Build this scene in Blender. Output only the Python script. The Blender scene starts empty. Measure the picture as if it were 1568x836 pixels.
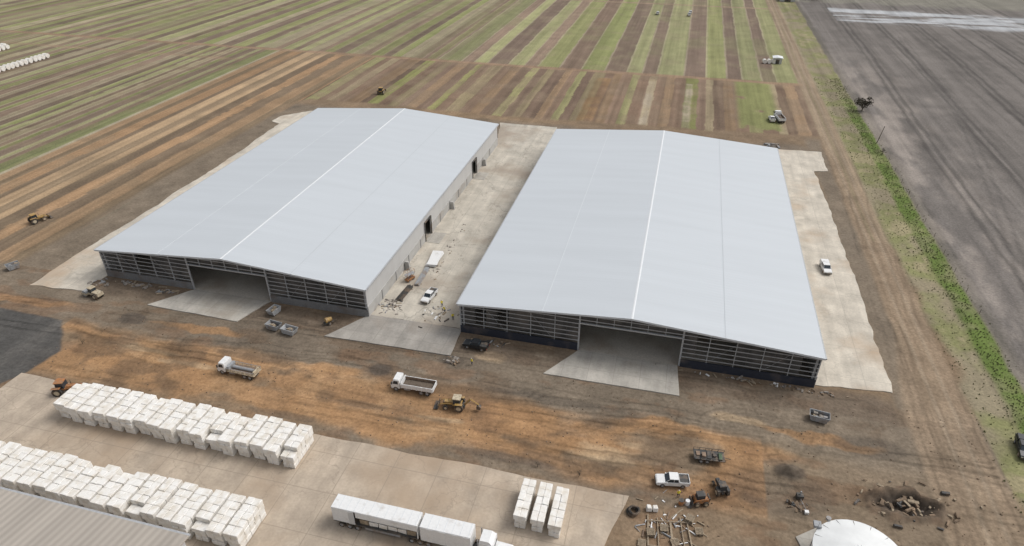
import bpy, math, random
import numpy as np
R=random.Random(7)
sc=bpy.context.scene
pi=math.pi
# ---------------------------------------------------------------- materials
def newmat(name):
    m=bpy.data.materials.new(name); m.use_nodes=True
    nt=m.node_tree; b=nt.nodes['Principled BSDF']
    return m,nt,b
def M(name,col,rough=.7,metal=0,var=.18,scale=3.0,dirt=None,dscale=.8,dth=.55):
    m,nt,b=newmat(name); n=nt.nodes; l=nt.links
    tc=n.new('ShaderNodeTexCoord')
    no=n.new('ShaderNodeTexNoise'); no.inputs['Scale'].default_value=scale; no.inputs['Detail'].default_value=5
    l.new(tc.outputs['Object'],no.inputs['Vector'])
    r=n.new('ShaderNodeMapRange'); r.inputs[1].default_value=.3; r.inputs[2].default_value=.7
    r.inputs[3].default_value=1-var; r.inputs[4].default_value=1+var*.6
    l.new(no.outputs['Fac'],r.inputs[0])
    mx=n.new('ShaderNodeMix'); mx.data_type='RGBA'; mx.blend_type='MULTIPLY'; mx.inputs[0].default_value=1
    mx.inputs[6].default_value=(*col,1); l.new(r.outputs[0],mx.inputs[7])
    out=mx.outputs[2]
    if dirt:
        n2=n.new('ShaderNodeTexNoise'); n2.inputs['Scale'].default_value=dscale; n2.inputs['Detail'].default_value=6
        l.new(tc.outputs['Object'],n2.inputs['Vector'])
        r2=n.new('ShaderNodeMapRange'); r2.inputs[1].default_value=dth-.08; r2.inputs[2].default_value=dth+.15; r2.inputs[4].default_value=.75
        l.new(n2.outputs['Fac'],r2.inputs[0])
        m2=n.new('ShaderNodeMix'); m2.data_type='RGBA'; l.new(r2.outputs[0],m2.inputs[0])
        l.new(out,m2.inputs[6]); m2.inputs[7].default_value=(*dirt,1); out=m2.outputs[2]
    l.new(out,b.inputs['Base Color']); b.inputs['Roughness'].default_value=rough; b.inputs['Metallic'].default_value=metal
    return m
DUST=(.24,.17,.115)
white=M('white_paint',(.74,.74,.73),.4,var=.06,dirt=(.42,.38,.33),dscale=.7,dth=.66)
black=M('black_paint',(.02,.022,.025),.3)
glass=M('glass_dark',(.03,.04,.05),.12)
tyre=M('tyre_rubber',(.035,.033,.03),.9,dirt=DUST,dth=.5)
steel=M('steel_grey',(.30,.31,.32),.5,dirt=DUST)
dark=M('dark_metal',(.06,.058,.055),.7,dirt=DUST)
yellow=M('machine_yellow',(.45,.28,.08),.6,dirt=DUST,dscale=2,dth=.48)
orange=M('machine_orange',(.40,.17,.06),.6,dirt=DUST,dscale=2,dth=.5)
cream=M('machine_cream',(.50,.43,.31),.6,dirt=DUST,dscale=2)
green=M('machine_green',(.06,.10,.05),.6,dirt=DUST)
timber=M('timber',(.31,.245,.17),.85,var=.35)
lamp_m=M('lamp_lens',(.6,.58,.5),.2)
red=M('lamp_red',(.4,.03,.02),.3)
rust=M('rust_tray',(.24,.17,.12),.85,var=.3,scale=2)
soilm=M('soil_load',(.13,.10,.075),.95,var=.35,scale=4)
galv=M('galvanised_steel',(.44,.45,.46),.45,metal=.2)
navy=M('navy_panel',(.025,.03,.045),.6,dirt=(.12,.10,.09),dscale=.3,dth=.6)
panelgrey=M('precast_grey',(.19,.19,.19),.8,dirt=(.14,.11,.09),dscale=.3,dth=.55)
precast=M('precast_light',(.42,.41,.39),.8,var=.12,scale=.5,dirt=(.28,.23,.18),dscale=.2,dth=.6)
shade_m=M('interior_shade',(.085,.08,.075),.8,var=.5,scale=.35,dirt=(.17,.15,.13),dscale=.25,dth=.55)  # dark base tone paints in the shade inside the sheds
floorm=M('shed_floor',(.46,.42,.36),.8,dirt=(.28,.22,.16),dscale=.15,dth=.55)
tankw=M('tank_white',(.72,.73,.72),.45,var=.08,scale=.6)
bark=M('bark',(.09,.07,.05),.95,var=.4)
leafm=M('dry_foliage',(.075,.065,.045),.9,var=.6,scale=1.5)
tuftm=M('verge_grass_blades',(.155,.165,.07),.9,var=.5,scale=.4)
rubm=M('rubble',(.28,.25,.22),.95,var=.5,scale=2)
clodm=M('dirt_clods',(.21,.15,.10),.95,var=.5,scale=.3)

def ribmat(name,col,axis,pitch,bumpd=.04,var=.05,dirtc=None,rough=.4,metal=0,colvar=0.0):
    m,nt,b=newmat(name); n=nt.nodes; l=nt.links
    tc=n.new('ShaderNodeTexCoord'); sp=n.new('ShaderNodeSeparateXYZ'); l.new(tc.outputs['Object'],sp.inputs[0])
    a=n.new('ShaderNodeMath'); a.operation='MULTIPLY'; a.inputs[1].default_value=2*pi/pitch; l.new(sp.outputs[axis],a.inputs[0])
    s=n.new('ShaderNodeMath'); s.operation='SINE'; l.new(a.outputs[0],s.inputs[0])
    bp=n.new('ShaderNodeBump'); bp.inputs['Distance'].default_value=bumpd; bp.inputs['Strength'].default_value=.5
    l.new(s.outputs[0],bp.inputs['Height']); l.new(bp.outputs[0],b.inputs['Normal'])
    no=n.new('ShaderNodeTexNoise'); no.inputs['Scale'].default_value=1; no.inputs['Detail'].default_value=6
    mp=n.new('ShaderNodeMapping'); sc_=[.03,.03,.03]; sc_[axis if axis<2 else 1]=.35; mp.inputs['Scale'].default_value=sc_
    l.new(tc.outputs['Object'],mp.inputs[0]); l.new(mp.outputs[0],no.inputs['Vector'])
    r=n.new('ShaderNodeMapRange'); r.inputs[1].default_value=.3; r.inputs[2].default_value=.7; r.inputs[3].default_value=1-var; r.inputs[4].default_value=1+var
    l.new(no.outputs['Fac'],r.inputs[0])
    q=n.new('ShaderNodeMath'); q.operation='MULTIPLY_ADD'; q.inputs[1].default_value=colvar; l.new(s.outputs[0],q.inputs[0]); l.new(r.outputs[0],q.inputs[2])
    mx=n.new('ShaderNodeMix'); mx.data_type='RGBA'; mx.blend_type='MULTIPLY'; mx.inputs[0].default_value=1
    mx.inputs[6].default_value=(*col,1); l.new(q.outputs[0],mx.inputs[7]); l.new(mx.outputs[2],b.inputs['Base Color'])
    b.inputs['Roughness'].default_value=rough; b.inputs['Metallic'].default_value=metal
    return m
roofm=ribmat('roof_sheet',(.515,.545,.57),1,1.0,.006,.03,rough=.5)
roofold=ribmat('old_roof_sheet',(.37,.33,.285),0,1.1,.04,.12,colvar=.07,rough=.6)
cladm=ribmat('wall_cladding',(.48,.475,.465),1,.8,.015,.04)
ridgem=M('ridge_cap',(.70,.72,.73),.5,var=.05)
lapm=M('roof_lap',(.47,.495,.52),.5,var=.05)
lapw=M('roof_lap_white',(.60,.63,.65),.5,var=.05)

def concrete(name,col,dirt,jx,jy,dth=.55,crack=.35,dmix=.8,dsc=.06,joint=.6):
    m,nt,b=newmat(name); n=nt.nodes; l=nt.links
    tc=n.new('ShaderNodeTexCoord'); O=tc.outputs['Object']
    def noise(s,d=6,mp=None):
        x=n.new('ShaderNodeTexNoise'); x.inputs['Scale'].default_value=s; x.inputs['Detail'].default_value=d
        l.new(mp or O,x.inputs['Vector']); return x.outputs['Fac']
    def rng(v,a,b_,c,d):
        r=n.new('ShaderNodeMapRange'); 
        for i,q in enumerate((a,b_,c,d)): r.inputs[i+1].default_value=q
        l.new(v,r.inputs[0]); return r.outputs[0]
    def mix(f,a,b_,t='MIX'):
        x=n.new('ShaderNodeMix'); x.data_type='RGBA'; x.blend_type=t
        for s,i in ((f,0),(a,6),(b_,7)):
            if isinstance(s,(float,int)): x.inputs[i].default_value=s
            elif isinstance(s,tuple): x.inputs[i].default_value=(*s,1)
            else: l.new(s,x.inputs[i])
        return x.outputs[2]
    c=mix(1.0,(col),rng(noise(.25),.3,.7,.80,1.12),'MULTIPLY')
    c=mix(1.0,c,rng(noise(2.5),.25,.75,.88,1.08),'MULTIPLY')
    mp=n.new('ShaderNodeMapping'); mp.inputs['Scale'].default_value=(.5,.05,1); l.new(O,mp.inputs[0])
    c=mix(1.0,c,rng(noise(1.0,5,mp.outputs[0]),.3,.7,.84,1.08),'MULTIPLY')
    c=mix(rng(noise(dsc,9),dth-.03,dth+.12,0,dmix),c,dirt)
    sp=n.new('ShaderNodeSeparateXYZ'); l.new(O,sp.inputs[0])
    def line(o,p,w):
        a=n.new('ShaderNodeMath'); a.operation='PINGPONG'; a.inputs[1].default_value=p/2; l.new(o,a.inputs[0])
        return rng(a.outputs[0],0,w,1,0)
    mxm=n.new('ShaderNodeMath'); mxm.operation='MAXIMUM'; l.new(line(sp.outputs[0],jx,.10),mxm.inputs[0]); l.new(line(sp.outputs[1],jy,.10),mxm.inputs[1])
    ml=n.new('ShaderNodeMath'); ml.operation='MULTIPLY'; ml.inputs[1].default_value=joint; l.new(mxm.outputs[0],ml.inputs[0])
    c=mix(ml.outputs[0],c,tuple(q*.55 for q in col))
    v=n.new('ShaderNodeTexVoronoi'); v.feature='DISTANCE_TO_EDGE'; v.inputs['Scale'].default_value=.11
    nz=n.new('ShaderNodeTexNoise'); nz.inputs['Scale'].default_value=.4; nz.inputs['Detail'].default_value=6; l.new(O,nz.inputs['Vector'])
    va=n.new('ShaderNodeVectorMath'); va.operation='MULTIPLY_ADD'; va.inputs[1].default_value=(6,6,0); l.new(nz.outputs['Color'],va.inputs[0]); l.new(O,va.inputs[2]); l.new(va.outputs[0],v.inputs['Vector'])
    ck=rng(v.outputs['Distance'],0,.014,crack,0)
    c=mix(ck,c,tuple(q*.5 for q in col))
    l.new(c,b.inputs['Base Color']); b.inputs['Roughness'].default_value=.85
    return m
c_light=concrete('concrete_light',(.52,.475,.40),(.32,.26,.20),6,7,.54,.75)
c_apron=concrete('concrete_apron',(.57,.515,.43),(.42,.31,.21),7,10,.57,.4)
c_grey=concrete('concrete_grey',(.34,.315,.28),(.25,.205,.16),5,5,.58,.25)
c_ramp=concrete('concrete_ramp_mat',(.45,.42,.37),(.30,.25,.19),5,5,.60,.25)
c_pad=concrete('concrete_pad_mat',(.46,.38,.295),(.36,.265,.18),7.5,7.5,.50,.45,.7,.05,.8)

def balemat():
    m,nt,b=newmat('bale_wrap'); n=nt.nodes; l=nt.links
    tc=n.new('ShaderNodeTexCoord'); O=tc.outputs['Object']
    no=n.new('ShaderNodeTexNoise'); no.inputs['Scale'].default_value=.9; no.inputs['Detail'].default_value=4; l.new(O,no.inputs['Vector'])
    r=n.new('ShaderNodeValToRGB'); e=r.color_ramp.elements; e[0].position=.3; e[0].color=(.66,.61,.53,1); e[1].position=.58; e[1].color=(.79,.77,.73,1)
    l.new(no.outputs['Fac'],r.inputs[0]); l.new(r.outputs[0],b.inputs['Base Color']); b.inputs['Roughness'].default_value=.75
    w=n.new('ShaderNodeTexWave'); w.inputs['Scale'].default_value=1.2; w.bands_direction='Y'; w.inputs['Distortion'].default_value=2; l.new(O,w.inputs['Vector'])
    bp=n.new('ShaderNodeBump'); bp.inputs['Distance'].default_value=.03; bp.inputs['Strength'].default_value=.5; l.new(w.outputs['Fac'],bp.inputs['Height']); l.new(bp.outputs[0],b.inputs['Normal'])
    return m
balem=balemat()

# ---------------------------------------------------------------- mesh builder
def empty(name,loc=(0,0,0),rz=0):
    e=bpy.data.objects.new(name,None); e.location=loc; e.rotation_euler=(0,0,rz); e.empty_display_size=.5; sc.collection.objects.link(e); return e
class MB:
    def __init__(s): s.v=[];s.f=[];s.m=[];s.mats=[]
    def mi(s,m):
        if m not in s.mats: s.mats.append(m)
        return s.mats.index(m)
    def add(s,vs,fs,m):
        o=len(s.v); s.v+=[tuple(q) for q in vs]; k=s.mi(m)
        for f in fs: s.f.append(tuple(i+o for i in f)); s.m.append(k)
    def box(s,x0,x1,y0,y1,z0,z1,m,tx=1,ty=1,sh=0,jit=0,rz=0):
        cx,cy=(x0+x1)/2,(y0+y1)/2; hx,hy=(x1-x0)/2,(y1-y0)/2; vs=[]
        for z,ax,ay,q in ((z0,1,1,0),(z1,tx,ty,sh)):
            for a,b in ((-1,-1),(1,-1),(1,1),(-1,1)):
                dx,dy=a*hx*ax+q,b*hy*ay
                vs.append((cx+dx*math.cos(rz)-dy*math.sin(rz)+R.uniform(-jit,jit),cy+dx*math.sin(rz)+dy*math.cos(rz)+R.uniform(-jit,jit),z+R.uniform(-jit,jit)))
        s.add(vs,[(0,3,2,1),(4,5,6,7),(0,1,5,4),(1,2,6,5),(2,3,7,6),(3,0,4,7)],m)
    def prof(s,pts,y0,y1,m,ins=0):
        n=len(pts); vs=[(x,y0,z) for x,z in pts]+[(x,y1,z) for x,z in pts]
        s.add(vs,[tuple(range(n)),tuple(range(2*n-1,n-1,-1))]+[(i,i+n,(i+1)%n+n,(i+1)%n) for i in range(n)],m)
    def cyl(s,p0,p1,r,m,n=14,r2=None):
        r2=r if r2 is None else r2
        a=np.array(p0,float);b=np.array(p1,float);d=b-a;d/=np.linalg.norm(d)
        u=np.cross(d,(0,0,1) if abs(d[2])<.9 else (1,0,0));u/=np.linalg.norm(u);w=np.cross(d,u)
        vs=[a+r*(u*math.cos(t*2*pi/n)+w*math.sin(t*2*pi/n)) for t in range(n)]+[b+r2*(u*math.cos(t*2*pi/n)+w*math.sin(t*2*pi/n)) for t in range(n)]
        s.add(vs,[tuple(range(n)),tuple(range(2*n-1,n-1,-1))]+[(i,i+n,(i+1)%n+n,(i+1)%n) for i in range(n)],m)
    def beam(s,p0,p1,w,m): s.cyl(p0,p1,w*.7,m,4)
    def wheel(s,x,y,r,w,hub=None):
        s.cyl((x,y-w/2,r),(x,y+w/2,r),r,tyre,18)
        sg=1 if y>0 else -1
        s.cyl((x,y+sg*w/2,r),(x,y+sg*(w/2+.02),r),r*.55,hub or steel,12)
    def obj(s,name,loc=(0,0,0),rz=0,bev=0,parent=None):
        me=bpy.data.meshes.new(name); me.from_pydata(s.v,[],s.f)
        for m in s.mats: me.materials.append(m)
        me.polygons.foreach_set('material_index',s.m); me.update()
        o=bpy.data.objects.new(name,me); o.location=loc; o.rotation_euler=(0,0,rz); sc.collection.objects.link(o)
        if bev:
            b=o.modifiers.new('bev','BEVEL'); b.width=bev; b.segments=2; b.limit_method='ANGLE'
        if parent: o.parent=parent
        return o

# ---------------------------------------------------------------- ground
def rngs(*seg):
    out=[]
    for a,b,s in seg: out+=list(np.arange(a,b,s))
    return np.array(out)
xs=np.concatenate([-np.geomspace(5000,720,14),rngs((-700,-400,4),(-400,-160,.8),(-160,76,.4),(76,200,.9),(200,600,5)),np.geomspace(610,5000,14)])
ys=np.concatenate([-np.geomspace(3000,30,8),rngs((-10,36,4),(36,112,.33),(112,240,.7),(240,340,1.0),(340,620,2)),np.geomspace(630,7000,22)])
nx,ny=len(xs),len(ys)
X,Y=np.meshgrid(xs,ys); X=X.ravel();Y=Y.ravel()
def N(x,y,s,seed):
    x=x/s+seed*17.31+1000; y=y/s+seed*9.77+1000
    ix=np.floor(x).astype(np.int64); iy=np.floor(y).astype(np.int64); fx=x-ix; fy=y-iy
    fx=fx*fx*(3-2*fx); fy=fy*fy*(3-2*fy)
    def h(a,b):
        q=(a*374761393+b*668265263+seed*69069)&0xffffffff
        q=((q^(q>>13))*1274126177)&0xffffffff
        return ((q^(q>>16))&0xffff)/65535.0
    return (h(ix,iy)*(1-fx)+h(ix+1,iy)*fx)*(1-fy)+(h(ix,iy+1)*(1-fx)+h(ix+1,iy+1)*fx)*fy
def fbm(x,y,s,seed,o=4):
    t=0;a=.5;w=0
    for i in range(o): t=t+a*N(x,y,s/2**i,seed+i*3); w+=a; a*=.55
    return t/w
def ss(a,b,v): t=np.clip((v-a)/(b-a),0,1); return t*t*(3-2*t)
def band(v,a,b,f): return ss(a-f,a+f,v)*(1-ss(b-f,b+f,v))
W1=(fbm(X,Y,9,1)-.5); W2=(fbm(X,Y,9,5)-.5)
Xw=X+5*W1; Yw=Y+5*W2; Xs=X+1.6*W1; Ys=Y+1.6*W2
def poly(pts,px=None,py=None):
    px=Xw if px is None else px; py=Yw if py is None else py
    d=np.full(X.shape,1e9); ins=np.zeros(X.shape,bool); n=len(pts)
    for i in range(n):
        ax,ay=pts[i];bx,by=pts[(i+1)%n]; ex,ey=bx-ax,by-ay
        wx,wy=px-ax,py-ay; t=np.clip((wx*ex+wy*ey)/(ex*ex+ey*ey),0,1)
        d=np.minimum(d,(wx-ex*t)**2+(wy-ey*t)**2)
        c=((ay>py)!=(by>py)); 
        if ey!=0: ins^= c&(px<(ex*(py-ay)/ey+ax))
    d=np.sqrt(d); return np.where(ins,d,-d)
C=np.zeros((len(X),3)); C[:]=(.21,.185,.11)
def mixc(mask,col):
    global C
    mask=np.clip(mask,0,1)[:,None]; C=C*(1-mask)+np.asarray(col)*mask
def ramp(v,cols):
    v=np.clip(v,0,1)*(len(cols)-1); i=np.minimum(v.astype(int),len(cols)-2); f=(v-i)[:,None]; c=np.array(cols); return c[i]*(1-f)+c[i+1]*f
def stripes(x,x0,x1,wmin,wmax,pal,seed,alt=True):
    r=random.Random(seed); e=[x0];cs=[];k=0
    while e[-1]<x1:
        e.append(e[-1]+r.uniform(wmin,wmax))
        p=pal[k%len(pal)] if alt else r.choice(pal); g=r.uniform(.85,1.15); cs.append([q*g for q in r.choice(p)]); k+=1
    idx=np.clip(np.searchsorted(e,x)-1,0,len(cs)-1)
    edge=np.abs(np.array(e)[np.clip(idx,0,len(e)-1)]-x)
    return np.array(cs)[idx],edge
gr=[(.235,.235,.115),(.21,.22,.10),(.265,.26,.14),(.25,.245,.135)]
br=[(.19,.14,.105),(.165,.125,.095),(.215,.16,.12),(.18,.135,.105)]
tn=[(.32,.275,.19),(.28,.24,.165),(.25,.215,.14)]
streak=N(X/1.0,Y/45,1,11)*.55+N(X/.5,Y/18,1,12)*.45
streak2=N(X/2.6,Y/120,1,14)
blot=fbm(X,Y,30,21,5)
patch=fbm(X,Y,10,31,4)
# A far field: wide strips
xa=X+.8*W1
sa,ea=stripes(xa,-1500,52,6,13,[gr,br],3)
sl,el=stripes(xa,-1500,-60,3.2,7.5,[gr,br,gr,tn,br],4)
m=(X<52)&(Y>300)
f=ss(-150,-100,X+20*(blot-.5))
sA=sl*(1-f[:,None])+sa*f[:,None]
mixc(m*1.0,sA)
mixc(m*band(ea,-1,.8,.3)*f*.6,(.37,.32,.23))
mixc(m*band(el,-1,.6,.3)*(1-f)*.45,(.33,.28,.20))
mixc(m*ss(.56,.72,patch)*.3,(.25,.21,.14)); 
mixc(m*ss(.54,.74,blot)*.3,(.22,.225,.115))
# B field behind sheds
sb,eb=stripes(X+1.0*W1,-170,60,2.8,5.8,[br,tn,br,[(.25,.185,.125)],br,gr],8)
mB=(X>-152)&(X<52)&(Y>205)&(Y<=314)
mixc(mB*1.0,sb*np.array([1.02,.97,.93]))
mixc(mB*ss(.44,.62,patch)*.5,(.23,.175,.125))
mixc(mB*band(X,24,39,1.5)*ss(.38,.5,patch+.1*(Y>250)),(.215,.22,.10))
for cx,rx in ((-34,3.2),(-12,1.6),(4,1.4)): mixc(mB*band(X+W1,cx-rx,cx+rx,.5)*(Y>236)*(Y<305)*(.3+.4*ss(.4,.6,patch)),(.42,.36,.28) if cx!=-34 else (.27,.17,.09))
# C left field
mC=(X<=-152)&(Y<=313)
scl,ec=stripes(X+.6*W1,-900,-206,2.4,6.0,[gr,br,tn,br,gr,br],15)
sco,eo=stripes(X+.6*W1,-206,-150,2.4,6.5,[[(.34,.225,.135),(.31,.215,.135),(.36,.26,.165)],[(.165,.125,.095),(.20,.15,.105),(.24,.18,.12)]],16)
mixc(mC*1.0,np.where((X<-206)[:,None],scl,sco))
mixc(mC*(X<-206)*band(ec,-1,.6,.3)*.55,(.36,.31,.22))
mixc(mC*band(X,-207.6,-206,.3)*.8,(.42,.37,.27))
mixc(mC*band(X,-214,-207.6,.4)*.7,(.17,.195,.085))
mixc(mC*ss(.54,.68,patch)*.35,(.24,.185,.125))
mixc((X<-330)*mC*.3,(.25,.225,.13))
fw=.5+.5*np.sin((X+1.5*W1)*2*pi/3.1)
C*= (1-.14*((X<52)&(Y<315))*fw*ss(.3,.7,N(X,Y,40,17)))[:,None]
# right verge, dark field
mixc((X>52)*1.0,(.245,.21,.145))
mixc(band(Xs,59,71,1.0)*ss(.33,.58,patch),(.195,.195,.095))
mixc(band(Xs,59,71,1.0)*ss(.56,.66,patch)*.6,(.32,.265,.18))
mixc(band(Xs,66.0,70.7,.7)*(1-ss(265,340,Y+20*W1))*(.55+.4*ss(.35,.6,fbm(X,Y,4,46,3)))*ss(.05,.4,N(X,Y,25,49)),(.115,.16,.045))
df=ramp(.45*blot+.3*streak+.25*streak2,[(.115,.103,.094),(.155,.14,.128),(.195,.176,.16)])
mD=ss(70.2,71.4,Xs); mixc(mD,df)
mixc(mD*(1-ss(74,104,X+26*W1))*ss(.32,.58,fbm(X,Y/3,5,44,5))*.75*(1-ss(300,420,Y)),(.29,.255,.225))
mixc(mD*(1-ss(71,75,Xs))*.4,(.11,.10,.07))
xcv=X+1.5*W1+3*np.sin(Y/95)
for xt in (88,91,108,110.6,129,132,149,160,163,180,196,199,220,240,243): mixc(mD*band(xcv,xt-.7,xt+.7,.5)*.65,(.068,.062,.057))
xcv2=X-.12*(Y-250)+4*np.sin(Y/60)
for xt in (98,100.6,140,142.6): mixc(mD*band(xcv2,xt-.4,xt+.4,.4)*.4*(Y<430),(.07,.064,.06))
mixc(mD*(X>90)*band(Y+.06*(X-95)+9*W2,466,512,5)*ss(.33,.6,fbm(X/5,Y,5,47,5))*.9,(.42,.43,.44))
mixc(mD*ss(525,540,Y+30*W1)*.6,(.22,.21,.17))
mixc((Y>700)*.7,(.2,.19,.14))
# ---- construction zone soil
soil=ramp(fbm(X,Y,22,51,5),[(.15,.115,.085),(.195,.145,.10),(.235,.17,.112),(.27,.195,.125)])
zone=np.maximum(poly([(-156,60),(-152,150),(-156,232),(-150,244),(-60,241),(20,246),(54,250),(60,120),(61,-50),(-700,-50),(-700,70)]),
     poly([(-700,97),(-156,99),(-140,40),(-700,40)]))
mixc(ss(-1.2,1.2,zone),soil)
dk=ramp(fbm(X,Y,12,61,4),[(.135,.112,.09),(.175,.147,.115),(.215,.178,.137)])
ring=np.maximum(band(Yw,87.5,104,2.0)*(X<60)*(X>-700), band(Yw,212,236,3)*(X>-152)*(X<50))
ring=np.maximum(ring,band(Xs,46,51.5,1.2)*band(Y,100,245,4)); ring=np.maximum(ring,band(Xs,-154,-142,1.5)*band(Y,90,225,4))
mixc(ring*.8,dk)
mixc(band(Yw,71,75.5,1.2)*band(X,-60,10,5)*.7,dk)
mixc(ss(5,30,X+10*W1)*(1-ss(86,96,Yw))*(X<60)*.65,ramp(fbm(X,Y,9,64,4),[(.15,.125,.095),(.20,.162,.12),(.24,.19,.135)]))
og=ramp(fbm(X,Y,5,71,4),[(.26,.155,.085),(.34,.205,.11),(.40,.265,.155)])
ogm=band(Yw,73.5,88,1.8)*(X<22)*(X>-122)*ss(.34,.52,fbm(X/2.2,Y,7,73,5)+.03)
mixc(ogm*.85,og)
for cx,cy,rx,ry in ((-100,80.5,15,3.2),(-84,80,12,3),(-66,77,14,2.6),(-44,76,9,3),(-22,83,13,4),(-5,81,9,3),(20,86.5,9,1.8),(-30,77.5,10,1.6),(32,92,10,1.2),(-92,93,10,1.3),(-140,92,16,1.6),(5,87,10,1.6),(-60,88,8,1.5)):
    d=((Xw-cx)/rx)**2+((Yw-cy)/ry)**2
    mixc((1-ss(.4,1.3,d+1.4*(fbm(X/2,Y,4,75,4)-.5)))*.8,og*(1.03 if cx<20 else .9))
for cx,cy,rx,ry in ((-5,79.5,5,2.4),(2,82,6,.9),(-86,82,9,.8),(-98,84,8,.7),(-34,80,5,.7),(18,93,5,1.2),(-30,99,4,2),(-3,78,4,1)):
    d=((Xs-cx)/rx)**2+((Ys-cy)/ry)**2
    mixc((1-ss(.3,1.2,d+1.5*(fbm(X,Y,2,77,4)-.5)))*.55,(.44,.33,.215))
# reddish damp and dark wet areas
wet=fbm(X/1.8,Y,6,85,5)
mixc(ss(.53,.66,wet)*(ss(-1,1,zone))*(Y<104)*(Y>60)*.6,(.125,.088,.06))
mixc(ss(.56,.66,fbm(X/2,Y,4,88,4))*(ss(-1,1,zone))*(Y<104)*(X<40)*.4,(.19,.115,.07))
mixc(band(Ys,98.5,105.6,.8)*(X<46)*(X>-143)*ss(.3,.5,fbm(X,Y,6,81,4))*.65,(.14,.107,.08))
for cx,cy,rx,ry,a in ((-50,90,3,2.2,.8),(-109,92.3,3.5,2,.7),(-37,96,3,1.4,.5),(24,78,9,5,.35),(-20,74,10,1.2,.6),(40,92,6,2.5,.4),(-62,74,7,1,.5),(-14,90,14,1,.4),(50,88,3,8,.3),(26.2,82.9,2.6,1.8,.7),(-78,87,8,1.2,.4),(-50,80,6,1,.4)):
    d=((Xs-cx)/rx)**2+((Ys-cy)/ry)**2; mixc((1-ss(.5,1.2,d+.8*(patch-.5)))*a,(.088,.074,.062))
gp=poly([(-170,88.5),(-123.8,88.0),(-115.2,79.2),(-116.8,72),(-122,60),(-170,50)],Xs,Ys)
mixc(ss(-.3,.5,gp)*.97,ramp(fbm(X,Y/3,5,83,4),[(.060,.059,.057),(.085,.083,.079),(.13,.122,.112)]))
def road(mask,k=1.0): mixc(mask*k,ramp(.6*streak+.4*patch,[(.21,.158,.112),(.27,.205,.145),(.31,.245,.175)]))
xsN=N(X/30,Y/1.0,1,91)
mixc(band(Ys,313.2,317.2,.5)*(X<58)*.9,ramp(xsN,[(.23,.16,.11),(.30,.21,.145)]))
mixc(band(Ys,495,499,.8)*(X<58)*(X>-260)*.8,(.28,.21,.15))
mixc(band(Ys,291,294,.5)*(X<-215)*.6,(.27,.195,.135))
rx_=X+2.0*(fbm(X*0,Y,60,95,3)-.5)
wide=1-ss(100,135,Y); road(band(rx_,51.5-4*wide,58.5+1*wide,.8)*(Y<700),.85)
for dx in (53.4,56.2): mixc(band(rx_,dx-.35,dx+.35,.3)*(Y<600)*.4,(.34,.28,.21))
mixc(band(rx_,54.3,55.3,.3)*(Y>170)*(Y<600)*.35,(.18,.165,.10))
near=(X<60)*(Y<104)*(Y>60)*(zone>0)
for k in range(17):
    r=random.Random(k+50); y0=r.uniform(74,101); sl_=r.uniform(-.09,.09); g=r.choice([1.25,.74,.72,1.2,.75]); ph=r.uniform(0,6); am=r.uniform(.8,3)
    yt=Y+am*np.sin(X/r.uniform(17,38)+ph)+1.8*W2
    for o in (0,1.9):
        q=band(yt+sl_*(X+30),y0+o-.22,y0+o+.22,.14)*near*ss(.42,.62,N(X,Y,19,k+60)); C*= (1+(g-1)*q*.85)[:,None]
for k in range(12):
    r=random.Random(k+90); x0=r.uniform(46,60) if k<7 else r.uniform(8,46); sl_=r.uniform(-.9,.6) if k>6 else r.uniform(-.05,.02); g=r.choice([1.2,.76,.78])
    for o in (0,1.9):
        q=band(X+sl_*(Y-90)+2*W1+.012*(Y-85)**2*(k>8)*(Y<110),x0+o-.25,x0+o+.25,.15)*(Y<(230 if k<7 else 104))*(Y>60)*(X<60)*ss(.35,.62,N(X,Y,20,k+30)); C*= (1+(g-1)*q*.8)[:,None]
for k,(cx,cy,rr) in enumerate(((-60,84,7),(-12,88,6),(20,90,7),(-88,88,6),(12,79,5),(-3,92,9))):
    d=np.sqrt((X-cx)**2+((Y-cy)*1.4)**2)+1.5*W1
    for o in (0,1.8): C*=(1-.22*band(d,rr+o-.2,rr+o+.2,.15)*near*ss(.45,.6,N(X,Y,9,k+200)))[:,None]
inzone=ss(-1,1,zone)
C*= (1+(.34*(streak-.5)*(1-inzone)+.24*(streak2-.5)*(1-inzone)))[:,None]
hs=N(X/9,Y/.6,1,98)*.5+N(X/4,Y/.4,1,99)*.5
inx=inzone*(1-ss(38,50,X))*(.4+.6*ss(.35,.6,fbm(X,Y,14,107,3)))
C*= (1+.22*(hs-.5)*inx+.42*(fbm(X,Y,2.2,97,4)-.5)*inzone)[:,None]
C*= (1+.38*(fbm(X,Y,5,101,4)-.5))[:,None]
Z=-.02-.10*fbm(X,Y,3,103,3)*inzone-.04*(hs-.3)*inx
def bump(cx,cy,rx,ry,h):
    global Z
    d=((Xs-cx)/rx)**2+((Ys-cy)/ry)**2; Z=Z+h*np.exp(-d*1.6)*(.75+.5*N(X,Y,1.2,120))
for b in ((26.2,82.9,1.8,1.3,1.0),(-36.8,96,1.6,1,.7),(-109.1,92.3,1.5,1,.3),(-4,79.5,4,1,.35),(-127,101.5,1.6,1.2,.6),(-119,100.5,3,.9,.5),(-72,101,3,1,.4),(26,75,1.2,.8,.4),(-24,82,5,1.2,.3),(-6,77,3,.8,.3)): bump(*b)
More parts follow.
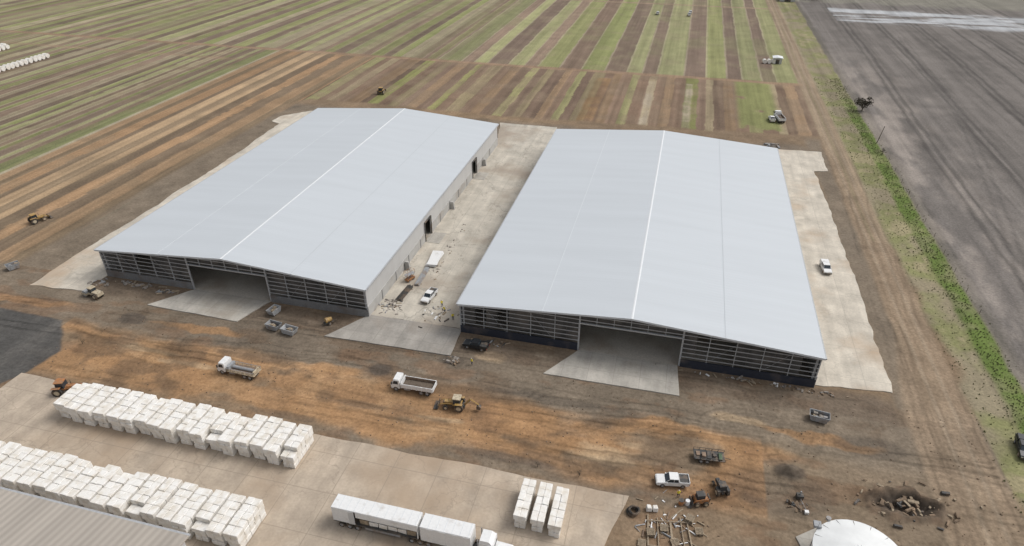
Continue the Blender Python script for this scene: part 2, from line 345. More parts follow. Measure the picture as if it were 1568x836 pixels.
# diggings: low dark spoil heaps around a shallow hole
d=np.sqrt(((Xs-42.8)/4.8)**2+((Ys-80.2)/2.7)**2)+.7*(fbm(X,Y,2.6,133,3)-.5)
Z=Z-.9*(1-ss(.3,.75,d))+1.3*np.exp(-((d-.95)/.26)**2)*(.15+1.5*fbm(X,Y,1.8,131,3))*(.55+.45*ss(79.0,81.5,Y))
mixc((1-ss(.95,1.5,d))*.85,(.105,.08,.06)); mixc((1-ss(.6,.85,d))*.75,(.05,.042,.036)); mixc(band(d,.85,1.35,.1)*ss(.5,.62,fbm(X,Y,1.5,132,3))*.6,(.21,.15,.105))
lum=(C@np.array([.3,.59,.11]))[:,None]; C=C*1.06-lum*.06
C=np.clip(C,.01,.8)
verts=np.stack([X,Y,Z],1)
me=bpy.data.meshes.new('ground'); me.vertices.add(len(X)); me.vertices.foreach_set('co',verts.ravel().astype(np.float32))
i=np.arange(nx*ny).reshape(ny,nx); q=np.stack([i[:-1,:-1],i[:-1,1:],i[1:,1:],i[1:,:-1]],-1).reshape(-1,4)
me.loops.add(q.size); me.loops.foreach_set('vertex_index',q.ravel().astype(np.int32))
me.polygons.add(len(q)); me.polygons.foreach_set('loop_start',np.arange(0,q.size,4,dtype=np.int32))
me.polygons.foreach_set('use_smooth',np.ones(len(q),bool)); me.update()
at=me.color_attributes.new('Col','FLOAT_COLOR','POINT'); at.data.foreach_set('color',np.concatenate([C,np.ones((len(X),1))],1).ravel().astype(np.float32))
gm,nt,b=newmat('ground_soil'); n=nt.nodes; l=nt.links
a=n.new('ShaderNodeAttribute'); a.attribute_name='Col'; tc=n.new('ShaderNodeTexCoord')
n1=n.new('ShaderNodeTexNoise'); n1.inputs['Scale'].default_value=1.6; n1.inputs['Detail'].default_value=8; n1.inputs['Roughness'].default_value=.7; l.new(tc.outputs['Object'],n1.inputs['Vector'])
r=n.new('ShaderNodeMapRange'); r.inputs[1].default_value=.28; r.inputs[2].default_value=.72; r.inputs[3].default_value=.68; r.inputs[4].default_value=1.32; l.new(n1.outputs['Fac'],r.inputs[0])
mx=n.new('ShaderNodeMix'); mx.data_type='RGBA'; mx.blend_type='MULTIPLY'; mx.inputs[0].default_value=1; l.new(a.outputs['Color'],mx.inputs[6]); l.new(r.outputs[0],mx.inputs[7])
l.new(mx.outputs[2],b.inputs['Base Color']); b.inputs['Roughness'].default_value=.95; b.inputs['Specular IOR Level'].default_value=.15
bp=n.new('ShaderNodeBump'); bp.inputs['Distance'].default_value=.12; bp.inputs['Strength'].default_value=.6; l.new(n1.outputs['Fac'],bp.inputs['Height']); l.new(bp.outputs[0],b.inputs['Normal'])
me.materials.append(gm); g=bpy.data.objects.new('ground',me); sc.collection.objects.link(g)

# ---------------------------------------------------------------- slabs
def slab(name,pts,mat,z=.08,jit=.25,seed=1):
    r=random.Random(seed); ring=[]
    for i in range(len(pts)):
        (ax,ay),(bx,by)=pts[i],pts[(i+1)%len(pts)]; L=math.hypot(bx-ax,by-ay); k=max(1,int(L/1.5)); nxn,nyn=-(by-ay)/L,(bx-ax)/L
        off=0
        for j in range(k):
            t=j/k; off=off*.7+r.uniform(-jit,jit) if j else 0
            ring.append((ax+(bx-ax)*t+nxn*off,ay+(by-ay)*t+nyn*off))
    n_=len(ring); mb=MB(); mb.add([(x,y,z) for x,y in ring]+[(x,y,-.3) for x,y in ring],[tuple(range(n_))]+[(i,i+n_,(i+1)%n_+n_,(i+1)%n_) for i in range(n_)],mat)
    return mb.obj(name)
slab('concrete_apron',[(32.6,106.2),(46.5,107.5),(46.7,176),(45.6,214.5),(50,215.8),(50.2,232.5),(35.3,231.8),(32.6,231)],c_apron,jit=.25)
slab('concrete_apron',[(-142.4,97.2),(-128,98.4),(-128,231),(-141.7,228.5),(-149.7,220),(-150,214),(-145.5,212),(-143,170)],c_apron,jit=.25,seed=2)
slab('concrete_driveway',[(-59.6,106.3),(-38.0,106.3),(-38.0,212),(-42.5,234.3),(-64.5,233.9),(-59.6,212)],c_light,jit=.25,seed=3)
slab('concrete_ramp',[(-109.8,97.3),(-86.5,96.7),(-83.6,105.4),(-103.4,105.4)],c_ramp,z=.12,jit=.06,seed=4)
slab('concrete_ramp',[(-65.6,96.7),(-37.8,97.2),(-38.2,106.2),(-59.5,106.2)],c_grey,z=.12,jit=.06,seed=5)
slab('concrete_ramp',[(-18.4,96.5),(7.6,96.6),(6.9,105.4),(-12.9,105.4)],c_ramp,z=.12,jit=.06,seed=6)
slab('concrete_pad',[(-117.3,71.4),(-117.5,0),(-3,0),(-1.8,61.4),(.8,71.3),(-53,71.0)],c_pad,jit=.12,seed=7)

# ---------------------------------------------------------------- sheds
def shed(x0,x1,y0,y1,lowmat,doors=()):
    E=empty('storage_shed',((x0+x1)/2,y0,0)); hw=(x1-x0)/2; Ln=y1-y0; he,hr=7.6,10.2
    def zr(x): return hr-(hr-he)*abs(x)/hw
    mb=MB()
    for s in (-1,1):
        p=[(0,hr),(s*hw*1.008,he-.03),(s*hw*1.008,he-.28),(0,hr-.28)]
        mb.prof(p,-.7,Ln+.5,roofm)
    mb.obj('roof',parent=E)
    mb=MB(); mb.prof([(-.24,hr-.01),(0,hr+.05),(.24,hr-.01)],-.72,Ln+.52,ridgem); mb.obj('ridge_cap',parent=E)
    mb=MB()
    for s in (-1,1):
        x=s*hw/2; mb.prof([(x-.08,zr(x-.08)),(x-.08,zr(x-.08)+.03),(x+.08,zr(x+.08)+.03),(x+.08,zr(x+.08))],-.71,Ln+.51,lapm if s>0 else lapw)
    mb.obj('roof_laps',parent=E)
    mb=MB()
    for s in (-1,1): mb.box(min(s*(hw*1.008),s*(hw*1.008+.28)),max(s*(hw*1.008),s*(hw*1.008+.28)),-.7,Ln+.5,he-.32,he-.06,galv)
    for s in (-1,1):
        p=[(0,hr+.02),(s*hw*1.008,he-.01),(s*hw*1.008,he-.42),(0,hr-.40)]; mb.prof(p,-.78,-.702,lapw)
    mb.obj('gutter_and_barge',parent=E)
    mb=MB(); lw=MB()
    for s in (-1,1):
        xa,xb=(s*hw-.12,s*hw+.0); ds=doors if s>0 else ()
        ed=[0]
        for dy,w,h in ds: ed+=[dy-w/2,dy+w/2]
        ed.append(Ln)
        for k in range(0,len(ed),2):
            mb.box(xa,xb,ed[k],ed[k+1],2.6,he-.33,cladm); lw.box(xa-.05,xb+.12,ed[k],ed[k+1],-.2,2.6,precast)
            y=ed[k]+7
            while y<ed[k+1]-3: lw.box(xb+.12,xb+.20,y,y+.25,-.2,2.55,panelgrey); y+=8
        for dy,w,h in ds:
            if h<he-.5: mb.box(xa,xb,dy-w/2,dy+w/2,h,he-.33,cladm)
    mb.prof([(-hw,2.6),(hw,2.6),(hw,he-.33),(0,hr-.33),(-hw,he-.33)],Ln-.12,Ln,cladm); lw.box(-hw,hw,Ln-.2,Ln+.1,-.2,2.6,precast)
    mb.obj('wall_cladding',parent=E); lw.obj('precast_panels',parent=E)
    if doors:
        mb=MB()
        for dy,w,h in doors:
            mb.box(hw+.125,hw+.3,dy-w/2-.3,dy-w/2,0,h+.3,dark); mb.box(hw+.125,hw+.3,dy+w/2,dy+w/2+.3,0,h+.3,dark); mb.box(hw+.005,hw+.3,dy-w/2,dy+w/2,h,h+.3,dark)
            mb.box(hw+.3,hw+4.0,dy-w/2-.6,dy+w/2+.9,.05,.16,c_ramp)
        for py in (20.5,54.5,87): mb.box(hw+.13,hw+1.5,py-.3,py+.3,0,2.3,precast,tx=.6)
        mb.obj('side_doors',parent=E)
    mb=MB(); mb.box(-hw+.2,hw-.2,-.05,Ln-.3,-.2,.06,floorm); mb.obj('floor',parent=E)
    mb=MB()
    y=.5
    while y<Ln:
        for s in (-1,1):
            mb.box(s*(hw-.6)-.2,s*(hw-.6)+.2,y-.12,y+.12,.07,he-.5,galv)
            mb.prof([(0,hr-.32),(s*(hw-.4),he-.32),(s*(hw-.4),he-1.1),(0,hr-.95)],y-.1,y+.1,steel)
        y+=8.2
    mb.obj('portal_frames',parent=E)
    ow=10.1; mb=MB(); n_=5
    cols=[-hw+.15+(hw-.15-ow)*k/n_ for k in range(n_+1)]; cols+= [-c for c in cols]
    for c in cols: 
        w=.16 if abs(abs(c)-ow)<.3 else .06
        mb.box(c-w,c+w,-.05,.2,0,zr(c)-.35,galv)
    z=2.45
    while z<9.7:
        xm=hw-.1 if z<he-.5 else (hr-.55-z)/(hr-he)*hw
        if xm>ow+1:
            if z<7.0:
                mb.box(-xm,-ow,-.16,-.06,z,z+.14,galv); mb.box(ow,xm,-.16,-.06,z,z+.14,galv)
            else: mb.box(-xm,xm,-.16,-.06,z,z+.14,galv)
        elif xm>1: mb.box(-xm,xm,-.16,-.06,z,z+.14,galv)
        z+=1.05
    mb.box(-ow,ow,-.22,.15,6.75,7.0,galv)
    for c in (-6.7,-3.3,0,3.3,6.7): mb.box(c-.06,c+.06,-.04,.15,7.0,zr(c)-.4,galv)
    for s in (-1,1):
        for k in (1,3):
            a_=s*(ow+(hw-ow)*k/n_); b_=s*(ow+(hw-ow)*(k+1)/n_); mb.beam((a_,.1,1.6),(b_,.1,7.2),.05,steel)
    mb.obj('front_framing',parent=E)
    mb=MB(); mb.box(-hw,-ow-.17,-.14,.12,-.3,1.75,lowmat); mb.box(ow+.17,hw,-.14,.12,-.3,1.75,lowmat)
    mb.obj('front_panels',parent=E)
    mb=MB(); r=random.Random(int(x0))  # sheets behind the girts, coloured dark to stand for the shaded interior
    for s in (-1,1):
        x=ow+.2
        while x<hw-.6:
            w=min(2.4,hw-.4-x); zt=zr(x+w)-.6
            if r.random()<.8: mb.box(min(s*x,s*(x+w)),max(s*x,s*(x+w)),.40,.44,r.choice([1.8,2.0,2.6]),zt-r.choice([0,0,.5]),shade_m)
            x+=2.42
    mb.prof([(-ow,7.1),(ow,7.1),(ow,zr(ow)-.5),(0,hr-.5),(-ow,zr(ow)-.5)],.42,.46,shade_m)
    mb.obj('shade_backing',parent=E)
shed(-127.7,-59.4,105.5,211.5,panelgrey,doors=((37,4.2,5.2),(78.5,4,5.2)))
shed(-38.2,32.3,105.5,211.5,navy)
E=empty('warehouse',(-86,22,0)); mb=MB()
for s in (-1,1):
    mb.add([(-30,0,10.4),(30,0,10.4),(30,s*21.4,8),(-30,s*21.4,8),(-30,0,10.2),(30,0,10.2),(30,s*21.4,7.8),(-30,s*21.4,7.8)],[(0,1,2,3),(4,7,6,5),(0,4,5,1),(1,5,6,2),(2,6,7,3),(3,7,4,0)],roofold)
mb.obj('roof',parent=E); mb=MB(); mb.box(-29.6,29.6,-20.8,20.8,-.1,7.7,cladm); mb.box(29.6,29.75,-6,6,0,5,dark); mb.obj('walls',parent=E)
mb=MB(); mb.box(-30,30,21.4,21.7,7.75,8.0,galv); mb.box(-30,30,-.3,.3,10.38,10.5,lapw); mb.obj('gutter_and_ridge',parent=E)

# ---------------------------------------------------------------- bales
def bales(x0,x1,y0,y1,unit,gap,cols,nl,h,seed,drop=.12):
    mb=MB(); ru=random.Random(seed); nu=round((x1-x0)/unit)
    for u in range(nu):
        bx=x0+u*unit+ru.uniform(-.12,.12); sy=ru.uniform(-.3,.3); bw=(unit-gap)/cols; nb=round((y1-y0)/1.3); bl=(y1-y0)/nb; lean=ru.uniform(-.03,.03)
        for L in range(nl):
            up=L>=nl/2; lo=ru.uniform(-.08,.08)+(.22 if up else 0)
            for j in range(nb):
                dropped=L==nl-1 and ru.random()<drop and j in(0,nb-1)
                for c in range(cols):
                    if dropped: continue
                    ox,oy=ru.uniform(-.03,.03)+lean*L,ru.uniform(-.04,.04)
                    ex=.06 if up else -.10
                    mb.box(bx+c*bw+ox-ex*(c==0)+.01,bx+(c+1)*bw+ox+ex*(c==cols-1)-.01,y0+j*bl+sy+oy-(lo if j==0 else 0)+.01,y0+(j+1)*bl+sy+oy-.02,.1+L*h,.1+(L+1)*h-.015+ru.uniform(-.05,.05)*(L==nl-1),balem,jit=.022)
    return mb.obj('cotton_bale_stack',bev=.08)
bales(-100,-52.6,63.2,69.6,2.8,.55,2,4,.90,1)
bales(-108,-52.8,47.6,54,2.8,.55,2,4,.90,2)
bales(-15.4,-8.2,61.3,68.3,2.55,.65,2,3,.95,3)
def farbales(x,y0,y1,seed):
    mb=MB(); y=y0; r=random.Random(seed)
    while y<y1: mb.cyl((x-1.2,y,1.1),(x+1.2,y,1.1),1.15,balem,14); y+=2.5+r.uniform(-.2,.3)
    return mb.obj('round_bale_row')
farbales(-313,215,273,1); farbales(-349,255,283,2); farbales(-352.5,255,283,3)

# ---------------------------------------------------------------- vehicles (front = +X)
def pickup(loc,rz,paint,name='pickup_truck',tray=True):
    b=MB()
    b.prof([(-2.6,.5),(-2.0,.42),(2.4,.42),(2.6,.6),(2.62,.9),(2.45,1.02),(1.25,1.14),(-.95,1.14),(-2.6,1.0)],-.9,.9,paint)
    for s in (-1,1):
        b.prof([(1.2,1.14),(.5,1.72),(-.8,1.72),(-.98,1.14)],s*.80-.02,s*.80+.02,glass)
    b.prof([(1.22,1.145),(.52,1.70),(-.8,1.70),(-.96,1.145)],-.77,.77,glass)
    b.box(-.85,.55,-.76,.76,1.705,1.80,paint)
    for s in (-1,1):
        b.beam((1.2,s*.80,1.14),(.52,s*.78,1.74),.06,paint); b.beam((-.9,s*.80,1.14),(-.82,s*.78,1.74),.08,paint); b.beam((-.12,s*.82,1.14),(-.12,s*.8,1.74),.06,paint)
        b.box(.9,1.05,s*1.0-.09,s*1.0+.09,1.1,1.28,paint); b.box(2.55,2.64,s*.65-.18,s*.65+.18,.72,.9,lamp_m); b.box(-2.66,-2.6,s*.8-.07,s*.8+.07,.6,.95,red)
        b.wheel(1.6,s*.82,.38,.25); b.wheel(-1.6,s*.82,.38,.25)
        b.box(-2.62,-1.0,s*.93-.04,s*.93+.04,1.0,1.36,paint)
    b.box(-2.66,-2.58,-.97,.97,1.0,1.36,paint); b.box(-1.05,-.98,-.97,.97,1.0,1.4,paint); b.box(-2.56,-1.07,-.88,.88,1.14,1.19,dark)
    if not tray: b.prof([(-2.6,1.2),(-1,1.2),(-1,1.78),(-2.4,1.78)],-.88,.88,paint)
    b.box(2.6,2.72,-.85,.85,.45,.68,dark)
    return b.obj(name,(*loc,0.04),rz,.03)
def tipper(loc,rz,traym,load,kind=0,name='tipper_truck'):
    b=MB()
    b.box(-4.2,3.7,-.42,.42,.6,.85,dark)
    b.prof([(2.2,.7),(3.9,.6),(4.0,1.5),(3.75,1.75),(3.4,2.65),(2.2,2.7)],-1.15,1.15,white)
    b.prof([(3.78,1.72),(3.80,1.74),(3.47,2.56),(3.43,2.54)],-1.0,1.0,glass)
    for s in (-1,1):
        b.prof([(2.5,1.7),(3.55,1.7),(3.3,2.45),(2.5,2.45)],s*1.16-.015,s*1.16+.015,glass)
        b.box(3.6,3.75,s*1.35-.1,s*1.35+.1,1.7,2.3,dark); b.box(3.98,4.05,s*.85-.15,s*.85+.15,.85,1.1,lamp_m)
        b.wheel(3.0,s*1.0,.5,.32); b.wheel(-2.0,s*.95,.5,.5); b.wheel(-3.2,s*.95,.5,.5)
        b.box(.2,1.4,s*.85-.25,s*.85+.25,.5,1.0,steel)
    b.box(3.9,4.08,-1.15,1.15,.45,.75,dark)
    b.box(2.3,3.4,-1.05,1.05,2.69,2.76,white)
    if kind==0:
        b.box(-4.3,1.9,-1.2,1.2,1.0,1.12,traym)
        for s in (-1,1):
            b.box(-4.3,1.9,s*1.2-.05,s*1.2+.05,1.1,2.0,white)
            b.box(-4.2,1.85,s*1.13-.015,s*1.13+.015,1.15,1.95,rust)
            for k in range(7): b.box(-4.2+k,-4.08+k,s*1.28-.05,s*1.28+.05,1.05,1.98,white)
        b.box(-4.38,-4.28,-1.22,1.22,1.1,2.0,white); b.box(1.85,1.95,-1.22,1.22,1.1,2.25,white)
        b.add([(-4.2,-1.1,1.3),(1.8,-1.1,1.3),(1.8,1.1,1.3),(-4.2,1.1,1.3),(-1.2,0,1.6)],[(0,1,4),(1,2,4),(2,3,4),(3,0,4)],load)
    else:
        b.box(-4.3,1.9,-1.2,1.2,1.0,1.2,traym)
        b.box(-4.2,1.3,-1.05,1.05,1.2,1.32,rust)
        b.cyl((-3.6,.1,1.6),(1.0,.1,1.6),.32,steel,14)
        for s in (-1,1):
            b.box(-4.3,1.9,s*1.15-.04,s*1.15+.04,1.75,1.83,steel); b.box(-4.3,1.9,s*1.15-.04,s*1.15+.04,1.45,1.5,cream)
            for k in range(7): b.box(-4.2+k,-4.12+k,s*1.15-.05,s*1.15+.05,1.2,1.8,cream)
        b.box(1.3,1.85,-1,1,1.2,2.0,steel); b.box(-4.2,-3.9,-.9,.9,1.2,1.9,cream)
    return b.obj(name,(*loc,.02),rz,.03)
def tractor(loc,rz,paint,name='tractor',loader=True,s_=1.0,hoe=False):
    b=MB()
    b.box(-.9,1.9,-.38,.38,.85,1.5,paint,tx=.98,ty=.9); b.box(1.9,2.0,-.35,.35,.8,1.4,dark)
    b.box(-1.5,1.6,-.25,.25,.5,.9,dark)
    b.box(-1.4,.2,-.72,.72,1.0,1.35,paint); b.box(-1.25,.15,-.7,.7,1.35,2.45,glass,tx=.86,ty=.9)
    b.box(-1.3,.2,-.75,.75,2.45,2.58,paint if not hoe else cream)
    for s in (-1,1):
        for x in (-1.2,.1): b.beam((x,s*.7,1.3),(x*.88-.04,s*.65,2.48),.07,dark)
        b.wheel(-1.0,s*1.0,.82,.5,cream); b.wheel(1.5,s*.85,.5,.35,cream); b.box(-1.7,-.3,s*1.0-.28,s*1.0+.28,1.66,1.73,paint)
    b.cyl((.9,.3,1.4),(.9,.3,2.3),.05,dark,8)
    if loader:
        for s in (-1,1): b.beam((.4,s*.6,1.4),(2.3,s*.6,1.2),.12,paint); b.beam((2.3,s*.6,1.2),(3.0,s*.6,.5),.12,paint)
        b.prof([(2.9,.1),(3.7,.1),(3.75,.16),(3.05,.2),(3.0,.9),(2.9,.95)],-1.1,1.1,dark)
    if hoe:
        b.box(-2.0,-1.5,-.6,.6,.4,1.0,dark)
        b.beam((-1.9,0,.9),(-3.1,.1,2.5),.26,paint); b.beam((-3.1,.1,2.5),(-4.6,.2,1.4),.22,paint)
        b.prof([(-4.9,.5),(-4.2,.55),(-4.2,1.2),(-4.6,1.4),(-5.0,1.0)],-.1,.6,dark)
        b.cyl((-2.2,0,1.2),(-3.0,.1,1.9),.06,steel,6)
    o=b.obj(name,(*loc,.0),rz,.03); o.scale=(s_,)*3; return o
def roller(loc,rz):
    b=MB(); b.cyl((1.9,-1,.75),(1.9,1,.75),.75,steel,24)
    for s in (-1,1): b.box(1.0,2.7,s*1.1-.08,s*1.1+.08,.55,.95,cream); b.wheel(-1.4,s*.85,.7,.5,cream)
    b.box(2.65,2.8,-1.18,1.18,.5,1.0,cream); b.box(.95,1.1,-1.18,1.18,.5,1.0,cream)
    b.box(-2.5,-.4,-.8,.8,.8,1.6,cream,tx=.95,ty=.9); b.box(-.4,.9,-.7,.7,.7,1.2,cream)
    b.box(-.45,.8,-.65,.65,1.2,2.3,glass,tx=.9,ty=.95); b.box(-.5,.85,-.7,.7,2.3,2.42,cream)
    return b.obj('road_roller',(*loc,0),rz,.03)
def skid(loc,rz,name='skid_steer_loader'):
    b=MB(); b.box(-1.4,.8,-.6,.6,.4,1.2,orange,tx=.95); b.box(-.7,.6,-.5,.5,1.2,2.0,glass,tx=.85); b.box(-.75,.6,-.52,.52,2.0,2.1,dark)
    for s in (-1,1):
        b.wheel(-.85,s*.75,.42,.3,cream); b.wheel(.55,s*.75,.42,.3,cream); b.beam((-1.2,s*.62,1.5),(.9,s*.62,1.2),.12,orange); b.beam((.9,s*.62,1.2),(1.3,s*.62,.4),.12,orange)
    b.prof([(1.2,.08),(2.0,.08),(1.35,.2),(1.3,.75),(1.2,.8)],-.9,.9,dark); b.box(-1.5,-1.3,-.55,.55,.6,1.35,dark)
    return b.obj(name,(*loc,0),rz,.03)
def wagon(loc,rz,name='flatbed_trailer'):
    b=MB(); b.box(-2.6,2.4,-1.1,1.1,.8,.95,dark)
    for s in (-1,1):
        b.box(-2.6,2.4,s*1.1-.03,s*1.1+.03,1.35,1.42,dark)
        for k in range(6): b.box(-2.6+k,-2.53+k,s*1.1-.04,s*1.1+.04,.95,1.4,dark)
        b.wheel(-1.4,s*.95,.42,.28); b.wheel(-.4,s*.95,.42,.28)
    b.beam((2.4,0,.8),(3.5,0,.55),.12,dark)
    for k in range(5): b.box(-2.2+k*.9,-1.6+k*.9,R.uniform(-.9,-.2),R.uniform(.1,.9),.95,1.1+R.random()*.35,R.choice([dark,green,timber,rust]),jit=.06)
    return b.obj(name,(*loc,0),rz,.02)
def skip(loc,rz,mats=(galv,dark),name='steel_skip_bin',L=3.4):
    b=MB(); h=L/2
    for s in (-1,1): b.prof([(-h*.75,.15),(h*.75,.15),(h,1.3),(-h,1.3)],s*.85-.04,s*.85+.04,mats[0])
    b.prof([(-h*.75,.15),(-h*.73,.15),(-h*.97,1.3),(-h,1.3)],-.85,.85,mats[0]); b.prof([(h*.73,.15),(h*.75,.15),(h,1.3),(h*.97,1.3)],-.85,.85,mats[0]); b.box(-h*.75,h*.75,-.81,.81,.15,.5,mats[1])
    for s in (-1,1): b.box(-h,h,s*.9-.05,s*.9+.05,1.24,1.34,mats[0]); b.box(-h*.5,-h*.4,s*.92-.04,s*.92+.04,.2,1.25,mats[0]); b.box(h*.4,h*.5,s*.92-.04,s*.92+.04,.2,1.25,mats[0])
    for k in range(6):
        x=R.uniform(-h*.7,h*.4); y=R.uniform(-.7,.2); b.box(x,x+.7,y,y+.5,.4,.8+R.random()*.6,R.choice([rubm,timber,steel]),jit=.1)
    return b.obj(name,(*loc,0),rz)
def semi(loc):
    b=MB()
    def trailer(x0,x1,open_=False):
        b.box(x0,x1,-1.22,1.22,1.15,1.35,dark); b.box(x0,x1,-1.25,1.25,4.15,4.27,white,ty=.96)
        b.box(x0,x0+.12,-1.24,1.24,1.35,4.15,white); b.box(x1-.12,x1,-1.24,1.24,1.35,4.15,white); b.box(x0+.12,x1-.12,1.18,1.24,1.35,4.15,white)
        if open_:
            b.box(x0+.12,x0+2.8,-1.24,-1.18,1.35,4.15,white); 
            for k in range(11): xx=x0+2.6+k*.09; b.box(xx,xx+.05,-1.3-.04*(k%2),-1.2,1.35,4.1,white)
            xx=x0+3.8; b.box(xx,x1-.12,-1.26,-1.19,3.0,4.15,white)
            x=x0+4.2
            while x<x1-1.6: b.box(x,x+1.35,-.9,1.0,1.36,2.2+R.random()*.1,timber if R.random()<.5 else balem,jit=.05); x+=1.5
        else:
            n_=int((x1-x0)/.9)
            for k in range(n_):
                xa=x0+.12+(x1-x0-.24)*k/n_; xb=x0+.12+(x1-x0-.24)*(k+1)/n_; yy=.035*(k%2)
                b.box(xa,xb,-1.26-yy,-1.18,1.3,4.15,white)
        x=x0
        while x<x1: b.box(x,x+.05,-1.25,1.25,4.272,4.30,lapw); x+=1.2
    trailer(-12.6,.9,True); trailer(1.3,8.9)
    for x in (-11.4,-10.1,-8.8,-.2,1.1,2.4): 
        for s in (-1,1): b.wheel(x,s*.98,.5,.45)
    b.box(-12.6,9,-.4,.4,.75,1.15,dark)
    for s in (-1,1): b.box(-7.6,-2.0,s*1.1-.03,s*1.1+.03,.55,1.1,steel)
    b.box(8.6,15.0,-.42,.42,.6,.95,dark)
    b.box(10.0,12.2,-1.2,1.2,.9,3.4,white,tx=.95,ty=.95); b.box(10.1,12.0,-1.1,1.1,3.4,3.9,white,tx=.7,ty=.9,sh=-.2)
    b.prof([(12.2,.9),(14.8,.9),(14.8,1.7),(14.5,1.95),(12.2,2.1)],-.85,.85,white); b.prof([(12.15,2.15),(12.2,2.12),(12.12,3.2),(12.05,3.2)],-1.05,1.05,glass)
    b.box(14.8,15.0,-1.2,1.2,.5,.9,steel); b.box(14.8,14.87,-.6,.6,.95,1.7,steel)
    for s in (-1,1):
        b.box(11.0,11.9,s*1.19-.02,s*1.19+.02,2.1,2.9,glass); b.cyl((9.9,s*1.05,.9),(9.9,s*1.05,4.0),.09,steel,8)
        b.wheel(13.9,s*1.0,.5,.35); b.wheel(9.3,s*.95,.5,.5); b.wheel(8.1,s*.95,.5,.5); b.box(13.3,14.5,s*1.0-.22,s*1.0+.22,1.05,1.3,white); b.box(10.2,12,s*1.0-.3,s*1.0+.3,.45,.95,steel)
    return b.obj('semi_trailer_truck',(*loc,.08),0,.025)
semi((-29,56.1))
tipper((-75.9,81.9),math.radians(178),cream,soilm,1,'flatbed_truck')
tipper((-41.3,86.0),math.radians(181),rust,soilm,0)
tractor((-32.2,83.4),math.radians(186),yellow,'backhoe_loader',True,1.0,True)
tractor((-104.2,69.2),math.radians(20),orange,'tractor',True,1.1)
pickup((-49,115.4),math.radians(-97),white)
pickup((-33.5,101.0),math.radians(176),black)
roller((-124.0,97.3),math.radians(170))
pickup((7.2,75.5),math.radians(190),white)
skid((11.5,72.8),math.radians(200))
tractor((14.7,76.0),math.radians(110),dark,'tractor',False,.8)
wagon((13,82.2),math.radians(5))
pickup((40.4,151),math.radians(-85),white,'parked_car',False)
skip((32,96.6),math.radians(-8),(steel,soilm))
pickup((64.5,97.2),math.radians(-100),black,'parked_car',False)
skip((-77.3,96.6),math.radians(172),(steel,dark),L=3.2); skip((-73.2,96.0),math.radians(172),(galv,steel),L=3.4)
skip((-80.3,101.6),math.radians(80),(galv,steel),L=2.8)
tractor((-167.5,124),math.radians(70),yellow,'tractor',True,1.0)
tractor((-123.6,257),math.radians(100),yellow,'tractor',True,1.1)
skip((-152.6,102.5),math.radians(60),(steel,dark),L=2.8)
tipper((38.8,263.5),math.radians(100),rust,soilm,0)
pickup((-20,459.5),math.radians(90),white); pickup((0,460),math.radians(90),white); pickup((.5,468),math.radians(90),white)
pickup((36,262),math.radians(95),white)
b=MB(); b.cyl((-.7,0,1.1),(.7,0,1.1),.6,yellow,16,.45); b.box(-1.1,1.1,-.5,.5,.45,.6,dark); b.beam((1,0,.5),(1.9,0,.4),.08,dark)
for s in (-1,1): b.wheel(0,s*.6,.35,.2)
b.obj('cement_mixer_trailer',(-66.7,101,0),.9,.02)

b=MB(); b.box(-1.2,1.2,-.55,.55,.3,.75,orange); 
for s in (-1,1):
    b.wheel(-.8,s*.5,.25,.18); b.wheel(.8,s*.5,.25,.18)
    for k in range(2): b.beam((-1,s*.4,.8+k*.45),(1,s*.4,1.25+k*.45),.07,dark); b.beam((1,s*.42,.8+k*.45),(-1,s*.42,1.25+k*.45),.07,dark)
b.box(-1.25,1.25,-.6,.6,1.72,1.8,steel)
for s in (-1,1): b.box(-1.25,1.25,s*.58-.02,s*.58+.02,2.7,2.75,orange); b.box(s*1.23-.02,s*1.23+.02,-.6,.6,2.7,2.75,orange)
for x in (-1.22,0,1.22):
    for s in (-1,1): b.box(x-.02,x+.02,s*.58-.02,s*.58+.02,1.8,2.7,orange)
b.obj('scissor_lift',(-56.2,121.5,.1),1.2)
b=MB()
for k in range(7): b.box(-1.3+k*.02,1.3+k*.02,-3.4,3.4,.35+k*.09,.43+k*.09,white,rz=.02*k-.05)
for y in (-2.5,0,2.5): b.box(-1.3,1.3,y-.08,y+.08,.08,.35,timber)
b.obj('roof_sheet_stack',(-53.6,131.5,0.02),.05)
b=MB()
for k in range(9): b.cyl((-.5+(k%5)*.25,-4,.3+.22*(k//5)),(-.5+(k%5)*.25,4,.3+.22*(k//5)),.11,steel,8)
for y in (-3,3): b.box(-.8,.8,y-.1,y+.1,.08,.2,timber)
b.obj('pipe_stack',(-53.8,123.5,.0),.04)
b=MB()
for k in range(6): x=-.7+k*.26; b.box(x,x+.10,-3.2+R.random(),3.0+R.random()*.6,.25,.6,dark)
for y in (-2.5,2.5): b.box(-.9,.9,y-.1,y+.1,.08,.25,timber)
b.obj('steel_beam_stack',(-55.2,115.5,.0),-.08)
def junk(name,cx,cy,rx,ry,n_,smin,smax,mats,z=.05,seed=0,lng=1.0):
    r=random.Random(seed); b=MB()
    for k in range(n_):
        x=r.gauss(0,rx/2);y=r.gauss(0,ry/2); s=r.uniform(smin,smax); L=s*r.uniform(1,1+lng*2)
        b.box(x-L/2,x+L/2,y-s/2,y+s/2,z,z+s*r.uniform(.3,.9),r.choice(mats),rz=r.uniform(0,3.1),jit=s*.12,tx=r.uniform(.6,1),ty=r.uniform(.6,1))
    return b.obj(name,(cx,cy,0))
junk('building_debris',-56.6,110.8,3.0,3.0,60,.10,.32,[timber,steel,rubm,dark,rubm],.08,1,2)
junk('building_debris',-44.5,110,3,3,36,.10,.35,[timber,white,rubm,steel,dark],.08,2,2)
junk('rubble_pile',-36.8,96,1.6,1,50,.2,.5,[rubm,dark,clodm],.1,3)
